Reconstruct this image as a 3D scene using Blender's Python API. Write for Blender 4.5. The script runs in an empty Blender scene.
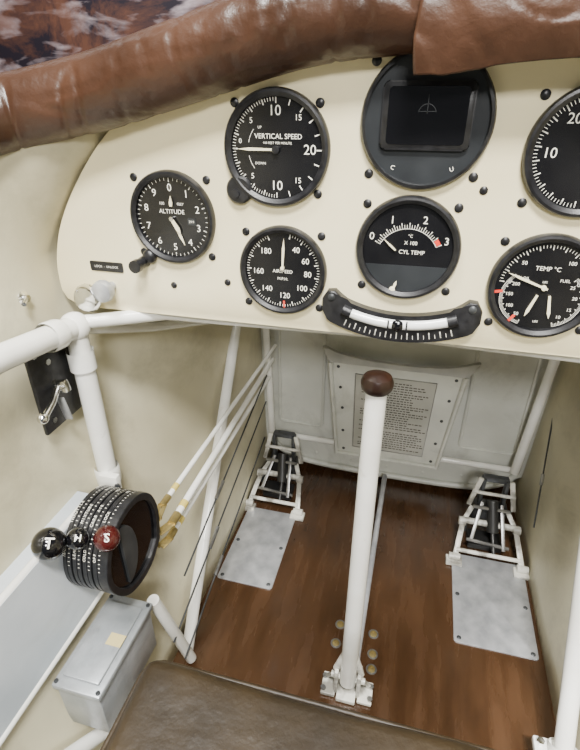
import bpy, bmesh, math, random
from mathutils import Vector, Matrix, noise
random.seed(4)
D=bpy.data
COL=bpy.context.scene.collection
pi=math.pi

# ------------------------------------------------------------ materials
def mat(name,c1,c2=None,rough=.5,metal=0.,nscale=8.,stretch=(1,1,1),lo=.35,hi=.65,bump=0.,bscale=60.,coat=0.,detail=5,bdist=.002,spec=.5,distort=0.,crease=0.,rough2=None,cdist=.004,cscale=11,rot=(0,0,0),stain=None,sscale=3.,slo=.55,shi=.75,samt=.5):
    m=D.materials.new(name);m.use_nodes=True
    nt=m.node_tree;b=nt.nodes['Principled BSDF']
    b.inputs['Roughness'].default_value=rough
    b.inputs['Metallic'].default_value=metal
    b.inputs['Coat Weight'].default_value=coat
    b.inputs['Coat Roughness'].default_value=.12
    b.inputs['Specular IOR Level'].default_value=spec
    tc=nt.nodes.new('ShaderNodeTexCoord');mp=nt.nodes.new('ShaderNodeMapping')
    mp.inputs['Scale'].default_value=stretch;mp.inputs['Rotation'].default_value=rot
    nt.links.new(tc.outputs['Object'],mp.inputs['Vector'])
    n=nt.nodes.new('ShaderNodeTexNoise');n.inputs['Scale'].default_value=nscale
    n.inputs['Detail'].default_value=detail;n.inputs['Distortion'].default_value=distort
    nt.links.new(mp.outputs['Vector'],n.inputs['Vector'])
    cr=nt.nodes.new('ShaderNodeValToRGB')
    cr.color_ramp.elements[0].position=lo;cr.color_ramp.elements[1].position=hi
    cr.color_ramp.elements[0].color=(*c1,1);cr.color_ramp.elements[1].color=(*(c2 or c1),1)
    nt.links.new(n.outputs['Fac'],cr.inputs['Fac'])
    colout=cr.outputs['Color']
    if stain is not None:
        n4=nt.nodes.new('ShaderNodeTexNoise');n4.inputs['Scale'].default_value=sscale;n4.inputs['Detail'].default_value=10;n4.inputs['Roughness'].default_value=.7;n4.inputs['Distortion'].default_value=.5
        nt.links.new(tc.outputs['Object'],n4.inputs['Vector'])
        m4=nt.nodes.new('ShaderNodeMapRange');m4.inputs[1].default_value=slo;m4.inputs[2].default_value=shi;m4.inputs[4].default_value=samt
        nt.links.new(n4.outputs['Fac'],m4.inputs[0])
        mx=nt.nodes.new('ShaderNodeMix');mx.data_type='RGBA'
        nt.links.new(m4.outputs[0],mx.inputs[0]);nt.links.new(colout,mx.inputs[6]);mx.inputs[7].default_value=(*stain,1)
        colout=mx.outputs[2]
    nt.links.new(colout,b.inputs['Base Color'])
    if rough2 is not None:
        mr=nt.nodes.new('ShaderNodeMapRange');mr.inputs[1].default_value=.35;mr.inputs[2].default_value=.65
        mr.inputs[3].default_value=rough;mr.inputs[4].default_value=rough2
        nt.links.new(n.outputs['Fac'],mr.inputs[0]);nt.links.new(mr.outputs[0],b.inputs['Roughness'])
    if bump>0:
        n2=nt.nodes.new('ShaderNodeTexNoise');n2.inputs['Scale'].default_value=bscale;n2.inputs['Detail'].default_value=6
        nt.links.new(mp.outputs['Vector'],n2.inputs['Vector'])
        bp=nt.nodes.new('ShaderNodeBump');bp.inputs['Strength'].default_value=bump;bp.inputs['Distance'].default_value=bdist
        nt.links.new(n2.outputs['Fac'],bp.inputs['Height']);last=bp
        if crease>0:
            n3=nt.nodes.new('ShaderNodeTexNoise');n3.noise_type='RIDGED_MULTIFRACTAL';n3.inputs['Scale'].default_value=cscale;n3.inputs['Detail'].default_value=4;n3.inputs['Distortion'].default_value=1.2
            nt.links.new(mp.outputs['Vector'],n3.inputs['Vector'])
            b3=nt.nodes.new('ShaderNodeBump');b3.inputs['Strength'].default_value=crease;b3.inputs['Distance'].default_value=cdist
            nt.links.new(n3.outputs['Fac'],b3.inputs['Height']);nt.links.new(bp.outputs['Normal'],b3.inputs['Normal']);last=b3
        nt.links.new(last.outputs['Normal'],b.inputs['Normal'])
    return m
M={}
M['cream']=mat('cream_paint',(.80,.71,.44),(.87,.79,.53),rough=.30,nscale=5,bump=.08,bscale=90,stain=(.60,.52,.30),sscale=7,slo=.60,shi=.8,samt=.35)
M['wall']=mat('cream_skin_paint',(.48,.44,.30),(.66,.62,.45),rough=.38,nscale=4,bump=.25,bscale=25,stain=(.22,.20,.13),sscale=5,slo=.50,shi=.72,samt=.5)
M['white']=mat('white_enamel',(.78,.77,.71),(.90,.90,.86),rough=.16,nscale=12,bump=.05,bscale=80,stain=(.45,.42,.34),sscale=30,slo=.62,shi=.75,samt=.5)
M['worn']=mat('worn_white_enamel',(.24,.23,.20),(.74,.73,.66),rough=.3,nscale=24,bump=.1,bscale=150,lo=.42,hi=.56)
M['bulk']=mat('bulkhead_paint',(.52,.53,.48),(.68,.69,.63),rough=.34,nscale=5,bump=.1,bscale=50,stain=(.22,.22,.19),sscale=6,slo=.52,shi=.74,samt=.55)
M['ledge']=mat('pale_grey_blue_paint',(.44,.49,.53),(.62,.66,.69),rough=.30,nscale=6,bump=.08,stain=(.30,.31,.31),sscale=8,samt=.4)
M['boxgrey']=mat('box_grey_metal',(.30,.325,.34),(.46,.48,.50),rough=.30,metal=.35,nscale=14,bump=.1,bscale=90,stain=(.12,.12,.11),sscale=14,slo=.48,samt=.6)
M['black']=mat('black_crackle_paint',(.006,.006,.007),(.016,.016,.018),rough=.36,nscale=120,bump=.25,bscale=500,bdist=.0005)
M['face']=mat('dial_black',(.005,.005,.006),(.009,.009,.010),rough=.22,nscale=20)
M['facegrey']=mat('dial_dark_grey',(.018,.020,.022),(.028,.031,.034),rough=.30,nscale=20)
M['gloss']=mat('glossy_black',(.003,.003,.004),(.006,.006,.007),rough=.10,coat=.5)
M['mark']=mat('ivory_marking',(.86,.84,.74),(.92,.90,.80),rough=.5)
M['hand']=mat('yellowed_pointer',(.88,.80,.54),(.93,.86,.62),rough=.5)
M['red']=mat('red_marking',(.70,.04,.02),(.80,.07,.04),rough=.4)
M['redknob']=mat('maroon_knob',(.035,.005,.005),(.06,.008,.007),rough=.16,coat=.4)
M['woodknob']=mat('dark_brown_knob',(.010,.0045,.003),(.022,.008,.004),rough=.30,nscale=30)
M['leather']=mat('brown_leather',(.026,.0115,.0055),(.074,.031,.0150),rough=.30,nscale=10,bump=.35,bscale=120,bdist=.0020,lo=.3,hi=.75,crease=.42,cdist=.0026,cscale=13,rough2=.42)
M['seat']=mat('worn_dark_brown_leather',(.016,.010,.004),(.046,.029,.0115),rough=.50,nscale=9,bump=.4,bscale=70,bdist=.003,lo=.3,hi=.75,crease=.2)
M['wood']=mat('stained_plywood',(.032,.0150,.0068),(.080,.038,.0165),rough=.16,nscale=8,stretch=(4.5,.8,1),bump=.06,bscale=12,lo=.2,hi=.85,coat=.25,detail=12,distort=.15,rough2=.34,stain=(.017,.009,.005),sscale=3,slo=.46,shi=.70,samt=.6)
M['alu']=mat('worn_aluminium',(.34,.35,.37),(.54,.55,.57),rough=.36,metal=.5,nscale=28,bump=.1,bscale=120,detail=8)
M['steel']=mat('dull_steel',(.22,.22,.22),(.45,.45,.44),rough=.35,metal=.9,nscale=30)
M['chrome']=mat('polished_steel',(.7,.7,.68),(.8,.8,.78),rough=.15,metal=1.)
M['brass']=mat('brass',(.36,.27,.10),(.52,.42,.18),rough=.35,metal=.8,nscale=40)
M['yellow']=mat('yellow_band',(.56,.44,.10),(.64,.51,.14),rough=.5)
M['rubber']=mat('dark_rubber',(.010,.010,.010),(.025,.025,.025),rough=.42)
M['paper']=mat('aged_placard',(.38,.385,.34),(.52,.52,.47),rough=.38,metal=.2,nscale=9,stain=(.18,.17,.14),sscale=16,samt=.5)
M['ink']=mat('placard_ink',(.06,.055,.045),(.11,.10,.08),rough=.6)
M['glass']=mat('liquid_tube',(.82,.84,.83),(.92,.93,.92),rough=.06,coat=1.,nscale=6)
M['tape']=mat('yellowed_tape',(.50,.41,.17),(.60,.5,.24),rough=.5)
M['reflections']=mat('reflection_streaks',(.012,.006,.014),(.62,.50,.52),rough=.7,nscale=4.2,stretch=(.8,1,2.6),lo=.52,hi=.74,detail=10,distort=.5,rot=(0,.45,0),stain=(.20,.075,.035),sscale=1.9,slo=.48,shi=.62,samt=.65)  # windshield reflections painted into the colour as purple, brown and pale streaks
M['greydark']=mat('dark_grey_metal',(.035,.038,.040),(.09,.095,.10),rough=.4,metal=.5,nscale=25)
M['flap']=mat('grey_curved_flap',(.34,.345,.32),(.48,.485,.45),rough=.32,nscale=12)

# ------------------------------------------------------------ mesh helpers
def nb(): return bmesh.new()
def frame(o,zd,up=(0,0,1)):
    z=Vector(zd).normalized();u=Vector(up)
    x=u.cross(z)
    if x.length<1e-5: x=Vector((1,0,0))
    x.normalize();y=z.cross(x)
    m=Matrix((x,y,z)).transposed().to_4x4();m.translation=Vector(o)
    return m
I4=Matrix.Identity(4)
def tube(bm,pts,r,seg=16,cap=True):
    pts=[Vector(p) for p in pts];n=len(pts)
    rs=r if isinstance(r,(list,tuple)) else [r]*n
    rings=[];prev=None
    for i,p in enumerate(pts):
        t=(pts[min(i+1,n-1)]-pts[max(i-1,0)]).normalized()
        if prev is None:
            a=Vector((0,0,1)) if abs(t.z)<.9 else Vector((1,0,0))
            u=t.cross(a).normalized()
        else:
            u=(prev-t*prev.dot(t)).normalized()
        prev=u;v=t.cross(u)
        rings.append([bm.verts.new(p+(u*math.cos(2*pi*k/seg)+v*math.sin(2*pi*k/seg))*rs[i]) for k in range(seg)])
    for i in range(n-1):
        for k in range(seg):
            bm.faces.new((rings[i][k],rings[i][(k+1)%seg],rings[i+1][(k+1)%seg],rings[i+1][k]))
    if cap:
        bm.faces.new(rings[0][::-1]);bm.faces.new(rings[-1])
def smooth(pts,n=8):
    P=[Vector(p) for p in pts];out=[]
    for i in range(len(P)-1):
        p0=P[max(i-1,0)];p1=P[i];p2=P[i+1];p3=P[min(i+2,len(P)-1)]
        for k in range(n):
            t=k/n
            out.append(.5*((2*p1)+(p2-p0)*t+(2*p0-5*p1+4*p2-p3)*t*t+(3*p1-p0-3*p2+p3)*t**3))
    out.append(P[-1]);return out
def smooth2(pts,n=5): return [(p.x,p.y) for p in smooth([(a,c,0) for a,c in pts],n)]
def lathe(bm,prof,m=I4,seg=48):
    rings=[]
    for r,z in prof:
        if r<1e-6: rings.append([bm.verts.new(m@Vector((0,0,z)))])
        else: rings.append([bm.verts.new(m@Vector((r*math.cos(2*pi*k/seg),r*math.sin(2*pi*k/seg),z))) for k in range(seg)])
    for a,b in zip(rings[:-1],rings[1:]):
        for k in range(seg):
            k2=(k+1)%seg
            if len(a)==1 and len(b)==1: continue
            if len(a)==1: bm.faces.new((a[0],b[k],b[k2]))
            elif len(b)==1: bm.faces.new((a[k],a[k2],b[0]))
            else: bm.faces.new((a[k],a[k2],b[k2],b[k]))
def box(bm,c,s,m=I4,bev=0.,seg=2):
    g=bmesh.ops.create_cube(bm,size=1)['verts']
    for v in g: v.co=Vector((v.co.x*s[0],v.co.y*s[1],v.co.z*s[2]))
    if bev>0:
        es=list({e for v in g for e in v.link_edges})
        res=bmesh.ops.bevel(bm,geom=es,offset=bev,segments=seg,profile=.5,affect='EDGES')
        g=list({v for v in res['verts']}|{v for v in g if v.is_valid})
    for v in g: v.co=m@(v.co+Vector(c))
def bar(bm,p,q,w,t,up=(1,0,0)):
    p=Vector(p);q=Vector(q);L=(q-p).length
    box(bm,(0,0,L/2),(t,w,L+.004),frame(p,q-p,up),bev=min(w,t)*.2)
def bx(bm,x0,x1,y0,y1,z0,z1,bev=0.):
    box(bm,((x0+x1)/2,(y0+y1)/2,(z0+z1)/2),(x1-x0,y1-y0,z1-z0),bev=bev)
def sphere(bm,c,r,sc=(1,1,1),m=I4,seg=28):
    g=bmesh.ops.create_uvsphere(bm,u_segments=seg,v_segments=seg//2,radius=r)['verts']
    for v in g: v.co=m@(Vector((v.co.x*sc[0],v.co.y*sc[1],v.co.z*sc[2]))+Vector(c))
def prism(bm,pts,z0,z1,m=I4,bev=0.):
    lo=[bm.verts.new(Vector((x,y,z0))) for x,y in pts];hi=[bm.verts.new(Vector((x,y,z1))) for x,y in pts]
    n=len(pts)
    fb=bm.faces.new(lo[::-1]);ft=bm.faces.new(hi)
    for i in range(n): bm.faces.new((lo[i],lo[(i+1)%n],hi[(i+1)%n],hi[i]))
    vs=lo+hi
    if bev>0:
        res=bmesh.ops.bevel(bm,geom=list(ft.edges),offset=bev,segments=2,profile=.5,affect='EDGES')
        vs=list({v for v in vs if v.is_valid}|set(res['verts']))
    for v in vs: v.co=m@v.co
def ringprism(bm,pts,s0,s1,z0,z1,m=I4):
    n=len(pts);R=[]
    for s,z in ((s1,z0),(s1,z1-.001),(s1-.012,z1),(s0+.012,z1),(s0,z1-.001),(s0,z0)):
        R.append([bm.verts.new(m@Vector((x*s,y*s,z))) for x,y in pts])
    for a,b in zip(R,R[1:]+R[:1]):
        for i in range(n): bm.faces.new((a[i],a[(i+1)%n],b[(i+1)%n],b[i]))
def rrect(w,h,r,n=6,cx=0,cy=0):
    out=[]
    for sx,sy,a0 in ((1,1,0),(-1,1,90),(-1,-1,180),(1,-1,270)):
        for k in range(n+1):
            a=math.radians(a0+90*k/n)
            out.append((cx+sx*(w/2-r)+r*math.cos(a),cy+sy*(h/2-r)+r*math.sin(a)))
    return out
def ticks(bm,r0,r1,angs,w,z,m=I4,c=(0,0)):
    for a in angs:
        a=math.radians(a);d=Vector((math.sin(a),math.cos(a)));s=Vector((d.y,-d.x))*w/2;o=Vector(c)
        q=[o+d*r0-s,o+d*r0+s,o+d*r1+s,o+d*r1-s]
        bm.faces.new([bm.verts.new(m@Vector((p.x,p.y,z))) for p in q])
def arcband(bm,r0,r1,a0,a1,z,m=I4,c=(0,0),n=24):
    A=[];B=[]
    for k in range(n+1):
        a=math.radians(a0+(a1-a0)*k/n);d=Vector((math.sin(a),math.cos(a)))
        A.append(bm.verts.new(m@Vector((c[0]+d.x*r0,c[1]+d.y*r0,z))));B.append(bm.verts.new(m@Vector((c[0]+d.x*r1,c[1]+d.y*r1,z))))
    for k in range(n): bm.faces.new((A[k],A[k+1],B[k+1],B[k]))
def text(bm,s,x,y,size,z,m=I4,bold=0.,rot=0,sx=1.):
    cu=D.curves.new('t','FONT');cu.body=s;cu.size=size;cu.align_x='CENTER';cu.align_y='CENTER'
    cu.offset=bold*size;cu.resolution_u=3
    ob=D.objects.new('t',cu);COL.objects.link(ob)
    dg=bpy.context.evaluated_depsgraph_get()
    me=D.meshes.new_from_object(ob.evaluated_get(dg))
    T=m@Matrix.Translation((x,y,z))@Matrix.Rotation(math.radians(rot),4,'Z')@Matrix.Diagonal((sx,1,1,1))
    me.transform(T);bm.from_mesh(me)
    D.objects.remove(ob);D.curves.remove(cu);D.meshes.remove(me)
def numring(bm,items,r,size,z,c=(0,0),**k):
    for s,a in items:
        a=math.radians(a);text(bm,s,c[0]+r*math.sin(a),c[1]+r*math.cos(a),size,z,**k)
def hand(bm,ang,L,w,z,tail=.0,c=(0,0),th=.0012):
    m=Matrix.Translation((c[0],c[1],0))@Matrix.Rotation(-math.radians(ang),4,'Z')
    prism(bm,[(-w*.35,-tail),(w*.35,-tail),(w*.5,L*.7),(0,L),(-w*.5,L*.7)],z,z+th,m)
# ------------------------------------------------------------ object helpers
def thing(name,label,cat,loc=(0,0,0),rot=(0,0,0),group=None):
    e=D.objects.new(name,None);e.empty_display_size=.02;e.location=loc;e.rotation_euler=rot
    e['label']=label;e['category']=cat
    if group:e['group']=group
    COL.objects.link(e);return e
def fin(bm,name,material,parent=None,angle=38,world=False,label=None):
    if not name.startswith(('dial_mark','lettering','scale_mark')): bmesh.ops.recalc_face_normals(bm,faces=bm.faces)
    me=D.meshes.new(name)
    if world and parent is not None:
        bmesh.ops.translate(bm,verts=bm.verts,vec=-Vector(parent.location))
    bm.to_mesh(me);bm.free()
    me.shade_smooth();me.set_sharp_from_angle(angle=math.radians(angle))
    me.materials.append(M[material])
    ob=D.objects.new(name,me)
    if parent is not None: ob.parent=parent
    if label: ob['label']=label
    COL.objects.link(ob);return ob
def P(parent,name,material,fn,**k):
    bm=nb();fn(bm);return fin(bm,name,material,parent,**k)
def struct(ob): ob['kind']='structure';return ob

# ------------------------------------------------------------ fuselage shell
CX=-.015
SEC=[(0,.345),(.08,.36),(.2,.385),(.35,.415),(.5,.44),(.62,.455),(.70,.466),(.77,.461),(.815,.434),(.87,.393),(.914,.348)]
def halfw(y,z):
    def lerp(t):
        for (z0,a),(z1,b) in zip(t[:-1],t[1:]):
            if z<=z1: return a+(b-a)*max(0,(z-z0))/(z1-z0)
        return t[-1][1]
    base=lerp(SEC)
    st=lerp([(0,.345),(.08,.36),(.2,.385),(.35,.415),(.5,.44),(.62,.458),(.70,.468),(.8,.478),(.95,.475)])
    if y<=.56:
        k=min(1,max(0,(.56-y)/.10));k=k*k*(3-2*k)
        w=base*(1-k)+st*k
    else:
        k=min(1,(y-.56)/.60);w=base*(1-k)+(.338+.012*z)*k
    return w
def side(sgn,name):
    bm=nb();ys=[-.45+.05*i for i in range(17)]+[.37,.39,.41,.43,.45,.47,.49,.51,.53,.545,.56]+[.6+.05*i for i in range(15)]
    ys=sorted(set(round(y,3) for y in ys));zs=[0,.04,.08,.14,.2,.28,.35,.43,.5,.56,.62,.66,.70,.74,.77,.80,.83,.87,.9,.925]
    g=[[bm.verts.new((CX+sgn*halfw(y,z),y,z)) for z in zs] for y in ys]
    for i in range(len(ys)-1):
        for j in range(len(zs)-1): bm.faces.new((g[i][j],g[i+1][j],g[i+1][j+1],g[i][j+1]))
    ob=fin(bm,name,'wall',angle=60);s=ob.modifiers.new('s','SOLIDIFY');s.thickness=.003;s.offset=1
    return struct(ob)
side(-1,'wall_left');side(1,'wall_right')
bm=nb();bx(bm,-.40,.37,-.45,1.31,-.02,0);struct(fin(bm,'floor','wood'))
bm=nb();bx(bm,-.40,.37,1.30,1.32,0,1.02);struct(fin(bm,'wall_front','wall'))
POUT=smooth2([(-.472,.712),(-.469,.755),(-.448,.808),(-.406,.866),(-.357,.914),(-.303,.942),(-.24,.965),(-.13,.992),(-.015,1.0),(.10,.992),(.21,.965),(.273,.942),(.327,.914),(.376,.866),(.418,.808),(.439,.755),(.442,.712)],5)+[(.436,.700),(.422,.695),(.40,.694),(-.43,.692),(-.452,.694),(-.466,.701)]
arc0=[(-.357,.914),(-.303,.942),(-.24,.965),(-.13,.992),(-.015,1.0),(.10,.992),(.21,.965),(.273,.942),(.327,.914)]
bm=nb();ya=[.575,.8,1.05,1.30];g=[[bm.verts.new((x*(1-.15*(y-.56)),y,z+.004)) for x,z in arc0] for y in ya]
for i in range(3):
    for j in range(len(arc0)-1): bm.faces.new((g[i][j],g[i][j+1],g[i+1][j+1],g[i+1][j]))
ob=fin(bm,'ceiling','wall');s=ob.modifiers.new('s','SOLIDIFY');s.thickness=.003;struct(ob)
bm=nb();bx(bm,-4.5,4.5,3.2,3.25,-.6,3.2);struct(fin(bm,'streaked_backdrop','reflections'))  # backdrop ahead of the nose, carries the painted reflection streaks

# ------------------------------------------------------------ instrument panel
RX=(pi/2,0,0)
pan=thing('instrument_panel','cream painted metal instrument panel with screws and small black placard','instrument panel',(0,.56,0),RX)
P(pan,'panel_plate','cream',lambda b:prism(b,POUT,-.004,0,bev=.0012))
def scr(b,x,y,r=.0042,m=I4):
    lathe(b,[(0,.0022),(r*.6,.0020),(r,.0008),(r,-.001)],m@Matrix.Translation((x,y,0)),seg=14)
for x,y in [(-.30,.735),(-.226,.745),(.055,.865),(.068,.985)]:
    P(pan,'screw','black',lambda b:scr(b,x,y))
P(pan,'placard','black',lambda b:prism(b,rrect(.048,.013,.002,3,-.394,.752),0,.0012))
P(pan,'placard_lettering','mark',lambda b:[text(b,'LOCK  -  UNLOCK',-.394,.752,.0042,.0014)])

def dial(name,label,cx,cz,R,face='face',screw=.046,inner=.86):
    e=thing(name,label,'gauge',(cx,.56,cz),RX)
    P(e,'bezel','black',lambda b:lathe(b,[(R,0),(R,.006),(R*.975,.0085),(R*.93,.009),(R*inner,.0065),(R*inner,.002),(R*.5,.0015),(0,.0015)],seg=72))
    P(e,'dial_face',face,lambda b:lathe(b,[(R*inner-.0003,.0028),(0,.0028)],seg=64))
    for sx in (-1,1):
        for sy in (-1,1):
            if screw: P(e,'screw','black',lambda b:scr(b,sx*screw,sy*screw*.96,.0047))
    return e
Z=.0032
def marks(e,fn,name='dial_markings',material='mark'): return P(e,name,material,fn)
R=.054;e=dial('altimeter','round black altimeter with white numerals and setting knob',-.29,.82,R)
def f(b):
    ticks(b,.041,.0455,[i*36 for i in range(10)],.0011,Z);ticks(b,.0425,.0455,[i*7.2 for i in range(50)],.0005,Z)
    numring(b,[(str(i),i*36) for i in range(10)],.0345,.0118,Z)
    text(b,'ALTITUDE',0,.0075,.0072,Z);text(b,'100',-.012,.0165,.0046,Z);text(b,'FEET',.012,.0165,.0042,Z)
marks(e,f)
P(e,'pressure_window','facegrey',lambda b:prism(b,rrect(.010,.008,.001,3,.0245,-.003),.0028,.0036))
P(e,'window_lettering','mark',lambda b:text(b,'29.9',.0245,-.003,.0040,.0038))
P(e,'needle','hand',lambda b:hand(b,156,.034,.0032,.0045,.0));P(e,'needle','hand',lambda b:hand(b,149,.020,.0050,.006,.0))
P(e,'needle','hand',lambda b:hand(b,3,.026,.0042,.0050,-.014))
P(e,'hub','chrome',lambda b:lathe(b,[(0,.008),(.0026,.0075),(.0026,.003)],seg=16))
P(e,'adjusting_knob','black',lambda b:[sphere(b,(-.036,-.048,.006),.009,(1,1,.7)),lathe(b,[(.0075,0),(.0065,.018),(.008,.019),(.008,.028),(0,.029)],Matrix.Translation((-.046,-.056,0)),seg=20)])
R=.058;e=dial('vertical_speed_indicator','round black vertical speed gauge with white numerals',-.16,.898,R,screw=.0455)
def f(b):
    ticks(b,.0435,.049,[-90+i*18 for i in range(20)],.0012,Z);ticks(b,.0455,.049,[-90+i*3.6 for i in range(26)]+[-90-i*3.6 for i in range(26)],.0005,Z)
    numring(b,[('10',-2),('20',90),('10',180)],.0365,.0138,Z)
    numring(b,[('5',-45),('15',38),('15',142),('5',225)],.0385,.0080,Z);text(b,'0',-.040,.0075,.0070,Z)
    text(b,'VERTICAL SPEED',.002,.0125,.0070,Z);text(b,'100 FEET PER MINUTE',.001,.0062,.0033,Z)
    text(b,'UP',-.018,.021,.0036,Z);text(b,'DOWN',-.018,-.014,.0036,Z)
    arcband(b,.031,.0315,-78,-52,Z);arcband(b,.031,.0315,-128,-102,Z)
marks(e,f);P(e,'needle','hand',lambda b:hand(b,-90,.043,.0030,.0045,.0));P(e,'hub','black',lambda b:lathe(b,[(0,.008),(.004,.0075),(.004,.003)],seg=20))
P(e,'adjusting_lug','black',lambda b:[lathe(b,[(.015,0),(.015,.006),(.013,.008),(0,.008)],Matrix.Translation((-.043,-.042,0)),seg=28),lathe(b,[(.005,.007),(.005,.010),(0,.0105)],Matrix.Translation((-.047,-.046,0)),seg=16)])
R=.053;e=dial('airspeed_indicator','round black airspeed gauge with white numerals and red mark',-.154,.766,R,screw=.045)
def f(b):
    ticks(b,.039,.0445,[12+i*21.6 for i in range(16)],.0012,Z);ticks(b,.0415,.0445,[12+i*4.32 for i in range(76)],.0005,Z)
    numring(b,[('40',32),('60',64),('80',94),('100',130),('120',176),('140',221),('160',266),('180',318)],.0305,.0098,Z,sx=.95)
    text(b,'AIRSPEED',0,-.0005,.0058,Z);text(b,'M.P.H.',0,-.0095,.0050,Z)
marks(e,f);P(e,'red_line','red',lambda b:ticks(b,.037,.0455,[178],.0022,Z+.0002))
P(e,'needle','hand',lambda b:hand(b,3,.039,.0030,.0045,-.004,));P(e,'hub','hand',lambda b:lathe(b,[(0,.007),(.0022,.0065),(.0022,.003)],Matrix.Translation((0,.004,0)),seg=20))
R=.063;e=dial('attitude_indicator','large black round gyro instrument with square dark window',-.009,.927,R,face='facegrey',screw=.052,inner=.95)
P(e,'window_frame','black',lambda b:prism(b,rrect(.086,.060,.006,5,0,.004),.0025,.0075,bev=.0015))
P(e,'window','gloss',lambda b:prism(b,rrect(.074,.050,.004,5,0,.004),.0070,.0080))
def f(b):
    arcband(b,.008,.0086,-80,80,.0084,c=(0,.006));ticks(b,-.006,.010,[0],.0006,.0084,c=(0,.012));ticks(b,-.008,.008,[90],.0006,.0084,c=(0,.008))
marks(e,f,'horizon_symbol','greydark')
marks(e,lambda b:[text(b,'C',-.028,-.043,.0060,.0034,rot=-20)],'cage_lettering');marks(e,lambda b:text(b,'U',.030,-.043,.0060,.0034,rot=20),'uncage_lettering')
R=.056;e=dial('cylinder_temperature_gauge','round black cylinder temperature gauge with red limit arc',-.013,.802,R,screw=.047)
ca=(0,-.012)
P(e,'lower_mask','facegrey',lambda b:prism(b,[(.048*math.sin(math.radians(a)),.048*math.cos(math.radians(a))) for a in range(112,249,5)],.0028,.0034))
def f(b):
    c=ca;A=[-62+i*12.4 for i in range(11)]
    ticks(b,.034,.040,A,.0009,Z,c=c);ticks(b,.034,.038,[-62+i*4.13 for i in range(31)],.0005,Z,c=c);arcband(b,.0335,.0340,-62,62,Z,c=c)
    numring(b,[('0',-59),('1',-24),('2',20),('3',61)],.0458,.0112,Z,c=c)
    text(b,'°C',.002,.014,.0045,Z);text(b,'X 100',.003,.0065,.0056,Z);text(b,'CYL TEMP',.005,-.0035,.0062,Z)
marks(e,f);P(e,'red_arc','red',lambda b:arcband(b,.0345,.0395,51,61,Z+.0002,c=ca))
P(e,'needle','hand',lambda b:hand(b,-50,.034,.0020,.0045,-.016,c=ca));P(e,'zero_screw','hand',lambda b:[hand(b,18,.014,.003,.0045,0,c=(-.012,-.049)),lathe(b,[(0,.007),(.0035,.0065),(.0035,.003)],Matrix.Translation((-.012,-.047,0)),seg=16)])
R=.058;e=dial('tachometer','round black engine speed gauge with white numerals',.142,.902,R,screw=.049)
def f(b):
    ticks(b,.043,.049,[-178+i*7.8*2 for i in range(22)],.0011,Z);ticks(b,.0455,.049,[-178+i*3.9 for i in range(84)],.0005,Z)
    numring(b,[('10',-92),('20',-36),('30',30),('35',90)],.0345,.0130,Z);text(b,'R.P.M.',.006,.004,.0056,Z);text(b,'HUNDREDS',.008,-.008,.0040,Z)
marks(e,f);P(e,'needle','hand',lambda b:hand(b,150,.040,.003,.0045,.008));P(e,'hub','black',lambda b:lathe(b,[(0,.008),(.005,.0075),(.005,.003)],seg=20))
R=.0565;e=dial('engine_gauge_unit','round black combined oil temperature and pressure gauge with red marks',.132,.771,R,screw=.047)
def f(b):
    ticks(b,.040,.045,[-85+i*17 for i in range(11)],.0010,Z);ticks(b,.042,.045,[-85+i*4.25 for i in range(41)],.0005,Z)
    numring(b,[('0',-84),('50',-44),('100',38),('150',80)],.0345,.0056,Z)
    text(b,'TEMP °C',.0,.020,.0066,Z);text(b,'OIL',-.019,.0085,.0046,Z);text(b,'FUEL',.019,.0085,.0046,Z);text(b,'LBS',0,-.0385,.0036,Z);text(b,'LBS',.0,.006,.0033,Z)
    for cx,s in ((-.010,-1),(.010,1)):
        c=(cx,-.012)
        ticks(b,.0270,.0315,[s*(40+i*14) for i in range(10)],.0008,Z,c=c);ticks(b,.0285,.0315,[s*(40+i*2.8) for i in range(46)],.0004,Z,c=c)
        arcband(b,.0315,.0318,s*40,s*166,Z,c=c)
    numring(b,[('200',-52),('150',-84),('100',-118),('50',-150)],.0225,.0052,Z,c=(-.010,-.012))
    numring(b,[('25',52),('20',84),('15',118),('10',150)],.0225,.0052,Z,c=(.010,-.012))
marks(e,f)
for a in (-100,-146): P(e,'red_line','red',lambda b:ticks(b,.0400,.0485,[a],.0032,Z+.0002))
P(e,'needle','hand',lambda b:hand(b,-70,.040,.0026,.0045,.004));P(e,'needle','hand',lambda b:hand(b,198,.022,.0034,.0045,.004,c=(-.006,-.012)));P(e,'needle','hand',lambda b:hand(b,170,.022,.0034,.0045,.004,c=(.008,-.012)))
P(e,'hub','hand',lambda b:lathe(b,[(0,.007),(.0026,.0065),(.0026,.003)],seg=16))
e=thing('slip_indicator','curved black slip indicator with white liquid tube and ball','gauge',(-.014,.56,.889),RX)
SP=lambda r,a:(r*math.sin(math.radians(a)),-r*math.cos(math.radians(a)))
def fb(b):
    pts=[SP(.195,-25.5+51*k/32) for k in range(33)]
    pts+=[(.090,-.164),(.090,-.150),(.084,-.140),(.075,-.139),(.068,-.145)]
    pts+=[SP(.162,22-44*k/24) for k in range(25)]
    pts+=[(-.068,-.145),(-.075,-.139),(-.084,-.140),(-.090,-.150),(-.090,-.164)]
    prism(b,pts,0,.011,bev=.0025)
P(e,'housing','black',fb)
P(e,'liquid_tube','glass',lambda b:tube(b,[(*SP(.1735,-19.5+39*k/40),.0100) for k in range(41)],.0060,seg=14))
P(e,'ball','gloss',lambda b:sphere(b,(0,-.1735,.0130),.0066,(1.25,1,.7)))
for dx in (-.0105,.0105): P(e,'centre_line','black',lambda b:box(b,(dx,-.1735,.0158),(.0018,.0130,.0015)))
P(e,'scale_marks','mark',lambda b:[ticks(b,.183,.191,[180-i*3.8 for i in range(-5,6)],.0012,.0114),ticks(b,.186,.191,[180-i*1.9 for i in range(-10,11)],.0006,.0114)])
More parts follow.
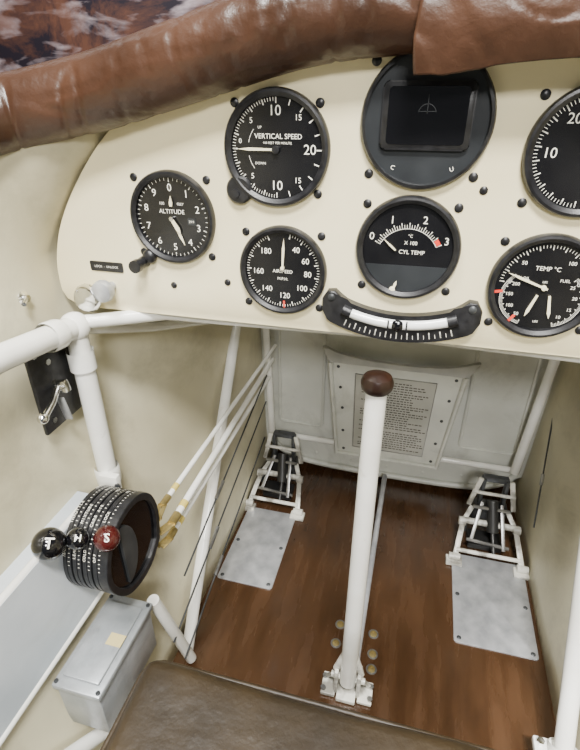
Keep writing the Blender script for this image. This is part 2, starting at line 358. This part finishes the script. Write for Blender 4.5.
for s in (-1,1):
    P(e,'cap','black',lambda b:tube(b,[(*SP(.1735,s*a),.0100) for a in (18.5,20,22)],.0072,seg=14))
    P(e,'screw','greydark',lambda b:scr(b,s*.079,-.147,.0045,Matrix.Translation((0,0,.011))))
e=thing('primer_knob','round polished steel pull knobs beside the panel corner','knob',(-.405,.56,.714),RX)
P(e,'knob','chrome',lambda b:[lathe(b,[(.006,0),(.006,.012),(.014,.014),(.0185,.019),(.019,.025),(.016,.031),(.007,.033),(0,.033)],Matrix.Translation((-.010,.001,0)),seg=14)])
P(e,'knob','alu',lambda b:[lathe(b,[(.006,0),(.006,.014),(.0135,.016),(.015,.021),(.0135,.028),(.006,.031),(0,.031)],Matrix.Translation((.014,.012,0)),seg=14)])

# ------------------------------------------------------------ leather coaming
e=thing('padded_coaming','wrinkled brown leather padded roll around the cockpit rim','cockpit coaming',(0,.545,1.0))
path=smooth([(-.535,-.35,.905),(-.53,0,.905),(-.52,.25,.908),(-.497,.43,.917),(-.455,.51,.930),(-.40,.534,.942),(-.34,.543,.954),(-.24,.546,.980),(-.13,.546,1.008),(-.02,.546,1.018),(.1,.546,1.016),(.21,.546,.985),(.31,.543,.952),(.37,.534,.94),(.425,.51,.928),(.467,.43,.917),(.49,.25,.908),(.50,0,.905),(.505,-.35,.905)],24)
def f(b):
    tube(b,path,.0362,seg=64)
    b.normal_update()
    for v in b.verts:
        p=v.co
        q=p+Vector((noise.noise(p*10),noise.noise(p*10+Vector((5,0,0))),0))*.03
        cre=1-abs(noise.noise(Vector((q.x*22,q.y*8,q.z*5))))*2
        cre2=1-abs(noise.noise(Vector((q.x*6+7,q.y*8,q.z*28))))*2
        w=noise.noise(p*7)*.0014-max(0,cre-.87)*.013-max(0,cre2-.89)*.012
        v.co=p+v.normal*(w+.0010)
P(e,'padded_roll','leather',f,world=True,angle=80)
prof=[Vector((0,a,c)) for a,c in [(.600,.985),(.592,1.020),(.568,1.054),(.545,1.062),(.520,1.056),(.503,1.034),(.499,1.008),(.503,.985),(.510,.964)]]
prof=smooth(prof,8)
def f(b):
    n=110;xs=[-.024+.30*i/n for i in range(n+1)];g=[]
    for x in xs:
        drop=0 if x<.12 else -(x-.12)*.36
        row=[]
        for j,p in enumerate(prof):
            q=Vector((x+.002*math.sin(j*.2),p.y,p.z+drop))
            s=Vector((x*13,p.y*20+p.z*24,1))
            cre=1-abs(noise.noise(s+Vector((noise.noise(s)*.8,0,0))))*2
            w=noise.noise(Vector((x*12,p.y*20,p.z*20)))*.0020-max(0,cre-.84)*.013
            k=max(0,j-(len(prof)-14))/13.
            q.z+=k*(noise.noise(Vector((x*14,3,0)))*.005+.012*max(0,min(1,(x-.0)/.1)))
            q.y-=w*1.0;q.z+=w*.5;row.append(b.verts.new(q))
        g.append(row)
    for i in range(n):
        for j in range(len(prof)-1): b.faces.new((g[i][j],g[i+1][j],g[i+1][j+1],g[i][j+1]))
ob=P(e,'leather_flap','leather',f,world=True,angle=80)
s=ob.modifiers.new('s','SOLIDIFY');s.thickness=.004;s.offset=-1

# ------------------------------------------------------------ tubular frame
e=thing('tubular_frame','white enamelled welded steel tube fuselage frame','tube frame',(CX,.5,0))
def T(pts,r,name='tube',material='white'):
    P(e,name,material,lambda b:tube(b,pts,r,seg=20),world=True)
for sg in (1,-1):
    X=lambda x:CX+sg*(x-CX)
    T([(X(-.438),-.40,.745),(X(-.436),.1,.72),(X(-.430),.39,.697),(X(-.430),.518,.680)],.0155,'longeron')
    T([(X(-.430),.518,.678),(X(-.425),.70,.603),(X(-.40),1.0,.50)],.009)
    T([(X(-.430),.518,.678),(X(-.430),.517,.40)],.0145,'upright')
    P(e,'joint','white',lambda b:[sphere(b,(X(-.43),.518,.680),.020),lathe(b,[(.0185,-.012),(.0195,-.008),(.0195,.008),(.0185,.012)],frame((X(-.43),.475,.686),(0,1,-.15)),seg=24),lathe(b,[(.018,-.014),(.018,.014)],frame((X(-.43),.517,.632),(0,0,1)),seg=24)],world=True)
T([(-.43,.522,.684),(-.33,.585,.683),(-.015,.60,.683),(.30,.585,.683),(.40,.522,.684)],.0095,'cross_tube')
T([(-.343,.52,0.0),(-.385,1.0,.50),(-.385,1.08,.58)],.0115,'diagonal')
T([(.310,.44,0.0),(.338,.80,.45),(.355,1.0,.70)],.0145,'diagonal')
P(e,'clamp','white',lambda b:[lathe(b,[(.0175,-.016),(.019,-.012),(.019,.012),(.0175,.016)],frame((-.43,.517,.43),(0,0,1)),seg=24),box(b,(-.415,.50,.43),(.030,.012,.030),bev=.002)],world=True)
P(e,'bolt','greydark',lambda b:lathe(b,[(.005,0),(.005,.006),(0,.006)],frame((-.40,.494,.43),(.6,-.7,.3)),seg=6),world=True)
T([(-.392,.04,.33),(-.375,.22,.20),(-.350,.43,.012)],.0105)
T([(-.370,-.10,.06),(-.350,.20,.105),(-.300,.34,.07),(-.300,.42,.012)],.009)
T([(-.345,.45,.24),(-.325,.50,.012)],.010)
T([(-.345,1.08,.50),(-.335,1.09,.12)],.009,'upright')
T([(.325,1.08,.62),(.30,1.085,.12)],.011,'upright')
T([(-.34,1.098,.118),(.302,1.098,.116)],.008,'cross_tube')
P(e,'fitting','white',lambda b:[box(b,(.300,.470,.045),(.055,.065,.014),bev=.003),lathe(b,[(.022,-.016),(.022,.016)],frame((.313,.480,.050),(.08,.6,.8)),seg=20)],world=True)  # white fitting and its bolts added in place of the lower right glare
for x,y in ((.282,.448),(.282,.492)): P(e,'bolt','chrome',lambda b:lathe(b,[(.006,.052),(.006,.059),(0,.060)],Matrix.Translation((x,y,0)),seg=6),world=True)

e=thing('switch_bracket','black metal bracket with steel toggle lever on the sidewall','bracket',(-.44,.475,.61))
P(e,'plate','black',lambda b:box(b,(-.449,.478,.618),(.006,.075,.130),I4,bev=.002),world=True)
P(e,'lever','chrome',lambda b:[box(b,(0,0,0),(.010,.018,.030),frame((-.440,.474,.612),(1,0,.2)),bev=.003),tube(b,[(-.442,.474,.612),(-.425,.440,.608),(-.418,.415,.605)],[.005,.004,.0045],seg=12),sphere(b,(-.418,.412,.605),.007)],world=True)
P(e,'latch','alu',lambda b:box(b,(0,0,0),(.003,.034,.012),frame((-.436,.470,.580),(1,0,.2)),bev=.001),world=True)
for y,z in ((.455,.570),(.470,.650),(.450,.668)): P(e,'bolt','chrome',lambda b:lathe(b,[(.0045,0),(.0045,.004),(0,.004)],frame((-.446,y,z),(1,0,0)),seg=6),world=True)
e=thing('wall_bolt','steel bolt with washer in the cream sidewall','bolt',(-.480,.50,.722))
P(e,'bolt_head','chrome',lambda b:[lathe(b,[(.009,0),(.009,.002),(.0045,.003),(.0045,.009),(0,.009)],frame((-.484,.50,.722),(1,0,0)),seg=16),tube(b,[(-.478,.50,.722),(-.470,.485,.720)],.003,seg=10)],world=True)

# ------------------------------------------------------------ bulkhead and data plate
e=thing('bulkhead_panel','cream painted forward bulkhead with stiffened recessed panels','bulkhead',(CX,1.12,0),RX)
bo=[(-.345,.70),(-.340,.16),(-.325,.085),(-.27,.040),(-.15,.022),(.15,.022),(.27,.040),(.325,.085),(.340,.16),(.345,.70)]
P(e,'sheet','bulk',lambda b:prism(b,smooth2(bo,5)[::-1],-.004,0))
def ringp(b,w,h,r,cx,cy,t=.006,z=.004):
    o=rrect(w,h,r,6,cx,cy);tube(b,[(x,y,z) for x,y in o]+[(o[0][0],o[0][1],z)],t,seg=8)
for cx,w in ((-.245,.120),(.245,.135)):
    P(e,'stiffener','bulk',lambda b:ringp(b,w,.30,.012,cx,.30,.0045,.002))
P(e,'rim','bulk',lambda b:tube(b,smooth([(x,y,.006) for x,y in bo],4),.0085,seg=10))
for x,y in [(-.325,.2),(-.325,.3),(-.325,.4),(.325,.2),(.325,.3),(.325,.4),(-.2,.055),(-.1,.045),(0,.045),(.1,.045),(.2,.055)]:
    P(e,'rivet','bulk',lambda b:scr(b,x,y,.005))
e=thing('data_plate_tray','riveted grey metal tray holding an aged printed placard','placard',(-.01,1.080,.225),(pi/2,0,0))
P(e,'tray','bulk',lambda b:prism(b,[(-.138,-.122),(.120,-.122),(.150,.155),(-.168,.155)],-.008,0,bev=.003))
P(e,'flap','flap',lambda b:prism(b,smooth2([(-.168,.150),(-.188,.190),(-.150,.178),(-.09,.168),(0,.164),(.09,.168),(.140,.178),(.178,.190),(.154,.150)],4)[::-1],-.004,.007,bev=.003))
P(e,'edge','bulk',lambda b:tube(b,[(-.168,.15,.003),(-.140,-.122,.003),(.122,-.122,.003),(.152,.15,.003)],.0065,seg=10))
P(e,'placard','paper',lambda b:prism(b,[(-.098,-.095),(.082,-.095),(.090,.125),(-.104,.125)],.0,.003))
P(e,'placard_border','steel',lambda b:tube(b,[(-.098,-.095,.003),(.082,-.095,.003),(.090,.125,.003),(-.104,.125,.003),(-.098,-.095,.003)],.0012,seg=6))
def f(b):
    y=.110;rr=random.Random(3)
    while y>-.088:
        x=-.086+rr.choice((0,0,.02));e_=.074-rr.choice((0,.01,.04))
        while x<e_:
            w=rr.uniform(.003,.009);b.faces.new([b.verts.new((p,q,.0034)) for p,q in ((x,y),(x+w,y),(x+w,y+.0030),(x,y+.0030))]);x+=w+.0022
        y-=.0070 if rr.random()<.88 else .013
P(e,'lettering','ink',f)
for x,y in [(-.122,-.108),(.106,-.108),(-.148,.138),(.132,.138),(-.132,.02),(.115,.02),(-.140,.08),(.124,.08),(-.127,-.05),(.110,-.05)]: P(e,'rivet','greydark',lambda b:scr(b,x,y,.004))

# ------------------------------------------------------------ control stick
e=thing('control_stick','white enamelled control stick with dark brown grip knob','control stick',(-.029,.523,0))
P(e,'shaft','white',lambda b:tube(b,[(0,0,.03),(0,0,.10),(0,0,.642)],[.015,.0145,.0130],seg=24))
P(e,'grip_knob','woodknob',lambda b:lathe(b,[(0,.663),(.009,.6625),(.0165,.659),(.0198,.652),(.0190,.644),(.0150,.639),(0,.639)],seg=28))
def f(b):
    for s in (-1,1):
        box(b,(s*.020,0,.035),(.007,.026,.062),bev=.002)
        tube(b,[(s*.022,0,.06),(s*.015,0,.085),(s*.008,0,.11)],.006,seg=12)
        box(b,(s*.033,0,.005),(.026,.040,.008),bev=.002)
        tube(b,[(s*.040,.012,.008),(s*.022,0,.045)],.004,seg=10)
    tube(b,[(-.03,0,.04),(.03,0,.04)],.006,seg=14);box(b,(0,0,.006),(.034,.05,.010),bev=.002)
P(e,'fork','worn',f)
for x,y in [(-.042,.010),(.042,.010),(-.042,-.012),(.042,-.012)]: P(e,'bolt','steel',lambda b:lathe(b,[(.005,.008),(.005,.014),(0,.014)],Matrix.Translation((x,y,0)),seg=6))
P(e,'push_rod','alu',lambda b:tube(b,[(.010,.03,.05),(.014,.545,.055)],.0065,seg=14))
for x,y in [(-.062,.648),(.006,.644),(-.064,.606),(.009,.602),(.010,.572)]:
    r=thing('floor_bolt','flat brass screw with washer in the wooden floor','bolt',(x,y,0),group='brass screws around the stick')
    P(r,'washer','steel',lambda b:lathe(b,[(.0105,0),(.0100,.0012),(0,.0012)],seg=20))
    P(r,'bolt_head','brass',lambda b:lathe(b,[(.0072,.0012),(.0066,.0024),(.0030,.0028),(.0028,.0018),(0,.0018)],seg=18))
for (x0,x1,y0,y1) in ((-.350,-.222,.690,.919),(.162,.320,.668,.895)):
    r=thing('heel_plate','worn aluminium heel plate screwed to the wooden floor','floor plate',((x0+x1)/2,(y0+y1)/2,0),group='heel plates under the pedals')
    w=x1-x0;h=y1-y0
    P(r,'plate','alu',lambda b:prism(b,rrect(w,h,.006,4),0,.003,bev=.0008))
    for sx in (-1,1):
        for sy in (-1,0,1): P(r,'screw','greydark',lambda b:scr(b,sx*(w/2-.010),sy*(h/2-.010),.0045,Matrix.Translation((0,0,.003))))
# ------------------------------------------------------------ rudder pedals
for cx,w,yb in ((-.285,.132,.965),(.240,.148,.920)):
    r=thing('rudder_pedal','worn white metal rudder pedal with dark brake cylinder and links','rudder pedal',(cx,yb,0),group='rudder pedals')
    h=w/2
    for s in (-1,1):
        P(r,'side_arm','worn',lambda b:[bar(b,(s*h*.98,-.045,.014),(s*h*.80,.026,.058),.012,.006),
            bar(b,(s*h*.80,.026,.058),(s*h*.55,.058,.080),.011,.006),
            lathe(b,[(0,-.012),(.009,-.012),(.009,.012),(0,.012)],frame((s*h,-.045,.013),(1,0,0)),seg=18),
            lathe(b,[(0,-.008),(.010,-.008),(.010,.008),(0,.008)],frame((s*h*.82,.026,.060),(1,0,0)),seg=18)])
        P(r,'foot','worn',lambda b:box(b,(s*h,-.050,.005),(.036,.026,.009),bev=.002))
    P(r,'cross_bar','worn',lambda b:tube(b,[(-h*.95,-.032,.024),(h*.95,-.032,.024)],.0048,seg=14))
    P(r,'tread','worn',lambda b:[tube(b,[(-h*.86,.026,.064),(h*.86,.026,.064)],.0075,seg=16)])
    P(r,'link','steel',lambda b:[bar(b,(-.022,.05,.105),(-.040,-.010,.040),.008,.005),bar(b,(.022,.05,.105),(.032,-.020,.034),.008,.005),tube(b,[(-.050,-.010,.040),(.044,-.014,.036)],.0042,seg=8)])
    P(r,'brake_cylinder','rubber',lambda b:[tube(b,[(.0,.055,.112),(.008,.014,.052)],.013,seg=18),tube(b,[(.008,.014,.052),(.012,-.025,.022)],.005,seg=12),box(b,(0,.068,.058),(.076,.028,.070),bev=.004),box(b,(-.004,.025,.010),(.078,.05,.018),bev=.004)])
    P(r,'hinge_pin','steel',lambda b:tube(b,[(-.042,.040,.098),(.042,.040,.098)],.0042,seg=8))
    P(r,'hanger','greydark',lambda b:[box(b,(s*.026,.070,.128),(.009,.022,.076),bev=.002) for s in (-1,1)]+[box(b,(0,.072,.164),(.056,.014,.016),bev=.003)])
    P(r,'hanger_clip','worn',lambda b:[bar(b,(-.034,.060,.168),(-.050,.055,.092),.011,.006),bar(b,(.034,.060,.168),(.050,.055,.092),.011,.006),tube(b,[(-.048,.056,.130),(.048,.056,.130)],.0042,seg=12)])
    P(r,'spring','greydark',lambda b:tube(b,[(-.052+.005*math.cos(k*.9),.035+.005*math.sin(k*.9),.020+k*.0008) for k in range(60)],.0012,seg=6))

# ------------------------------------------------------------ left console
e=thing('side_ledge','pale grey blue sheet metal ledge along the sidewall','ledge',(-.43,.1,.38))
P(e,'ledge_body','ledge',lambda b:[prism(b,[(-.452,.438),(-.414,.438),(-.404,.285),(-.415,.285)][::-1],-.462,.35,Matrix.Rotation(pi/2,4,'X'),bev=.004)],world=True)
P(e,'lip','white',lambda b:[tube(b,[(-.420,-.35,.436),(-.420,.455,.436)],.006,seg=12)],world=True)
P(e,'lower_lip','white',lambda b:[tube(b,[(-.406,-.35,.287),(-.406,.455,.287)],.005,seg=12)],world=True)
e=thing('throttle_quadrant','black throttle quadrant with three ball topped levers','throttle quadrant',(-.365,.43,.395))
qx0,qx1=-.4055,-.338;qy,qz=.43,.393
QO=smooth2([(.060,-.052),(.067,-.02),(.067,.012),(.056,.042),(.034,.062),(.004,.070),(-.028,.064),(-.054,.042),(-.067,.010),(-.066,-.020),(-.050,-.050),(-.028,-.070),(.004,-.078),(.034,-.072),(.060,-.052)],6)[:-1]
QM=frame((0,qy,qz),(1,0,0))
def f(b):
    xs=qx0
    for i in range(4):
        for dx in (0,.0066):
            prism(b,QO,xs+dx,xs+dx+.0056,QM,bev=.0004)
        xs+=.0150
    prism(b,[(x*.95,y*.95) for x,y in QO],qx0+.001,qx1-.016,QM)
P(e,'quadrant_body','black',f,world=True)
P(e,'side_plate','black',lambda b:ringprism(b,QO,.86,1.01,qx1-.012,qx1-.001,QM),world=True)
P(e,'side_recess','gloss',lambda b:prism(b,[(x*.90,y*.90) for x,y in QO],qx1-.012,qx1-.006,QM),world=True)
P(e,'friction_disc','greydark',lambda b:prism(b,[(.032*math.cos(math.radians(a))-.026,.052*math.sin(math.radians(a))) for a in range(-90,91,6)],qx1-.006,qx1-.002,QM,bev=.001),world=True)
def along(r):
    best=None
    for x,y in QO:
        a=math.atan2(y,x)
        d=abs((a-r+pi)%(2*pi)-pi)
        if best is None or d<best[0]: best=(d,math.hypot(x,y))
    return best[1]
def f(b):
    words=(('IDLE','THROTTLE','OPEN'),('LEAN','MIXTURE','RICH'),('COLD','CARB AIR','HOT'),('OFF','LOCK','ON'))
    for i,ws in enumerate(words):
        xc=qx0+i*.0150+.0028
        for k,wd in enumerate(ws):
            th=math.radians(152-k*44)
            for j,chh in enumerate(wd):
                if chh==' ': continue
                t2=th-(j-(len(wd)-1)/2)*.060
                n=Vector((0,math.cos(t2),math.sin(t2)))
                text(b,chh,0,0,.0056,0,m=frame(Vector((xc,qy,qz))+n*(along(t2)+.0010),n,up=(-1,0,0)))
        for k in range(26):
            t2=math.radians(168-k*5);n=Vector((0,math.cos(t2),math.sin(t2)))
            m=frame(Vector((xc+.0066,qy,qz))+n*(along(t2)+.0008),n,up=(-1,0,0));b.faces.new([b.verts.new(m@Vector(q)) for q in ((-.0004,-.0012,0),(.0004,-.0012,0),(.0004,.0012,0),(-.0004,.0012,0))])
P(e,'lettering','mark',f,world=True)
kn=[(-.402,.350,.460,.0205,'gloss','T'),(-.378,.372,.453,.0140,'gloss','H'),(-.344,.384,.450,.0168,'redknob','S')]
for i,(x,y,z,r,mt,ch) in enumerate(kn):
    sx=qx0+(i+1)*.0150-.0014
    lv=P(e,'lever','steel',lambda b:[tube(b,[(sx,qy,qz),(sx,qy+(y-qy)*.9,qz+(z-qz)*.9),(x,y,z)],.0036,seg=12)],world=True)
    P(lv,'knob',mt,lambda b:[sphere(b,Vector((x,y,z))-e.location,r),lathe(b,[(r*.5,-r*1.15),(r*.55,-r*.7)],frame(Vector((x,y,z))-e.location,(0,y-qy,z-qz)),seg=16)])
    n=(Vector((0,0,.95))-Vector((x,y,z))).normalized()
    P(lv,'lettering','mark',lambda b:text(b,ch,0,0,r*.9,0,m=frame(Vector((x,y,z))-e.location+n*(r+.0014),n,up=(-.25,.80,.52)),bold=.01))
for i,(a,c,rr_) in enumerate([((-.350,.528,.372),(-.325,1.10,.390),.0045),((-.334,.522,.342),(-.333,1.10,.350),.0062),((-.340,.516,.312),(-.337,1.08,.308),.0052)]):
    r=thing('control_rod','thin white push rod with brass fork end fitting','control rod',a,group='engine control rods')
    d=(Vector(c)-Vector(a));en=Vector((-.346,.4985,a[2]-.002))-Vector(a)
    P(r,'rod','white',lambda b:tube(b,[(0,0,0),d],rr_,seg=12))
    P(r,'end_fitting','brass',lambda b:[tube(b,[d*-.004,d*.035],rr_+.0012,seg=10),bar(b,Vector((.004,0,0)),en+Vector((.004,0,0)),.007,.002),bar(b,Vector((-.004,0,0)),en+Vector((-.004,0,0)),.007,.002),tube(b,[en+Vector((-.007,.004,0)),en+Vector((.007,.004,0))],.003,seg=10)])
    P(r,'band','yellow',lambda b:tube(b,[d*.06,d*.085],rr_+.0008,seg=12))
for a,c in [((-.318,.47,.06),(-.325,.99,.18)),((-.328,.46,.12),(-.338,1.05,.25)),((-.325,.52,.22),(-.334,1.05,.33)),((.318,.9,.12),(.345,1.1,.36))]:
    r=thing('control_cable','thin dark steel control cable along the sidewall','cable',a,group='control cables')
    d=Vector(c)-Vector(a)
    P(r,'cable','greydark',lambda b:tube(b,[(0,0,0),d],.0018,seg=8));P(r,'turnbuckle','steel',lambda b:tube(b,[d*.3,d*.38],.004,seg=8))
e=thing('junction_box','dull grey metal junction box with lid and aged tape','metal box',(-.36,.36,.15))
P(e,'box_body','boxgrey',lambda b:bx(b,-.400,-.334,.288,.425,.168,.258,bev=.003),world=True)
P(e,'lid','boxgrey',lambda b:[bx(b,-.403,-.330,.284,.430,.255,.266,bev=.003),bx(b,-.394,-.339,.298,.415,.2665,.2705,bev=.002)],world=True)
P(e,'tape','tape',lambda b:[bx(b,-.362,-.3385,.350,.368,.2700,.2712)],world=True)
for x,y in [(-.398,.290),(-.398,.423),(-.335,.290),(-.335,.423)]: P(e,'screw','greydark',lambda b:lathe(b,[(.003,.265),(.003,.268),(0,.2685)],Matrix.Translation((x,y,0)),seg=10),world=True)
P(e,'bracket','white',lambda b:bx(b,-.398,-.378,.32,.41,.162,.170),world=True)

# ------------------------------------------------------------ seat
e=thing('pilot_seat','brown leather pilot seat cushion on metal pan with tube legs','seat',(-.02,.0,0))
def f(b):
    box(b,(0,0,0),(.44,.55,.085),bev=.016,seg=5)
    bmesh.ops.subdivide_edges(b,edges=[ed for ed in b.edges if ed.calc_length()>.05],cuts=30,use_grid_fill=True)
    b.normal_update()
    for v in b.verts:
        p=v.co.copy()
        if p.z>0: v.co.z+=.004*max(0,(1-(p.x/.24)**2))*max(0,(1-(p.y/.30)**2))
        v.co+=v.normal*(noise.noise(Vector((p.x*8,p.y*12,p.z*9)))*.0035+noise.noise(p*35)*.0010)
    for v in b.verts: v.co+=Vector((.002,.010,.3595))
P(e,'cushion','seat',f,angle=80)
P(e,'piping','seat',lambda b:tube(b,[(x+.002,y+.010,.392) for x,y in rrect(.440,.550,.022,6)]+[(.222,.263,.392)],.0030,seg=10))
P(e,'seat_pan','greydark',lambda b:bx(b,-.218,.222,-.27,.275,.300,.318,bev=.004))
for sx in (-.20,.20):
    for sy in (-.24,.235): P(e,'leg','white',lambda b:tube(b,[(sx,sy,.302),(sx*.98,sy,0)],.012,seg=14))

# ------------------------------------------------------------ light, world, camera
w=D.worlds.new('w');bpy.context.scene.world=w;w.use_nodes=True
w.node_tree.nodes['Background'].inputs['Color'].default_value=(.90,.95,1,1);w.node_tree.nodes['Background'].inputs['Strength'].default_value=.13
def area(n,loc,tgt,size,power,col=(1,1,1)):
    l=D.lights.new(n,'AREA');l.shape='RECTANGLE';l.size=size[0];l.size_y=size[1];l.energy=power;l.color=col
    o=D.objects.new(n,l);o.location=loc;o.rotation_euler=(Vector(tgt)-Vector(loc)).to_track_quat('-Z','Y').to_euler();COL.objects.link(o)
area('hangar_light_high',(.20,-.50,2.35),(-.05,.55,.65),(.45,.3),98,(1,.975,.93))
area('footwell_fill',(.30,-1.15,1.75),(-.03,.9,.25),(.4,.25),36,(1,.98,.95))  # fill light added from behind to keep bulkhead and footwell bright
area('hangar_light_overhead',(-.40,.05,2.2),(-.1,.6,.4),(.35,.35),36,(1,.99,.96))
l=D.lights.new('glare_spot','SPOT');l.energy=160;l.spot_size=math.radians(10);l.spot_blend=.8;l.shadow_soft_size=.03  # narrow spot added to raise a glint on the lower right tube
o=D.objects.new('glare_spot',l);o.location=(.36,-.3,1.7);o.rotation_euler=(Vector((.315,.49,.06))-o.location).to_track_quat('-Z','Y').to_euler();COL.objects.link(o)
l=D.lights.new('backdrop_light','AREA');l.energy=60;l.size=1.5;o=D.objects.new('backdrop_light',l);o.location=(-1.5,1.8,2.6);o.rotation_euler=(Vector((-1.5,3.2,1.3))-o.location).to_track_quat('-Z','Y').to_euler();COL.objects.link(o)  # area light high up, aimed at the backdrop
cam=D.objects.new('camera',D.cameras.new('camera'));COL.objects.link(cam)
cam.location=(0,0,.95);cam.rotation_euler=(math.radians(60.6),0,math.radians(14.6))
cam.data.sensor_fit='VERTICAL';cam.data.sensor_height=24;cam.data.lens=16;cam.data.clip_start=.01
bpy.context.scene.camera=cam
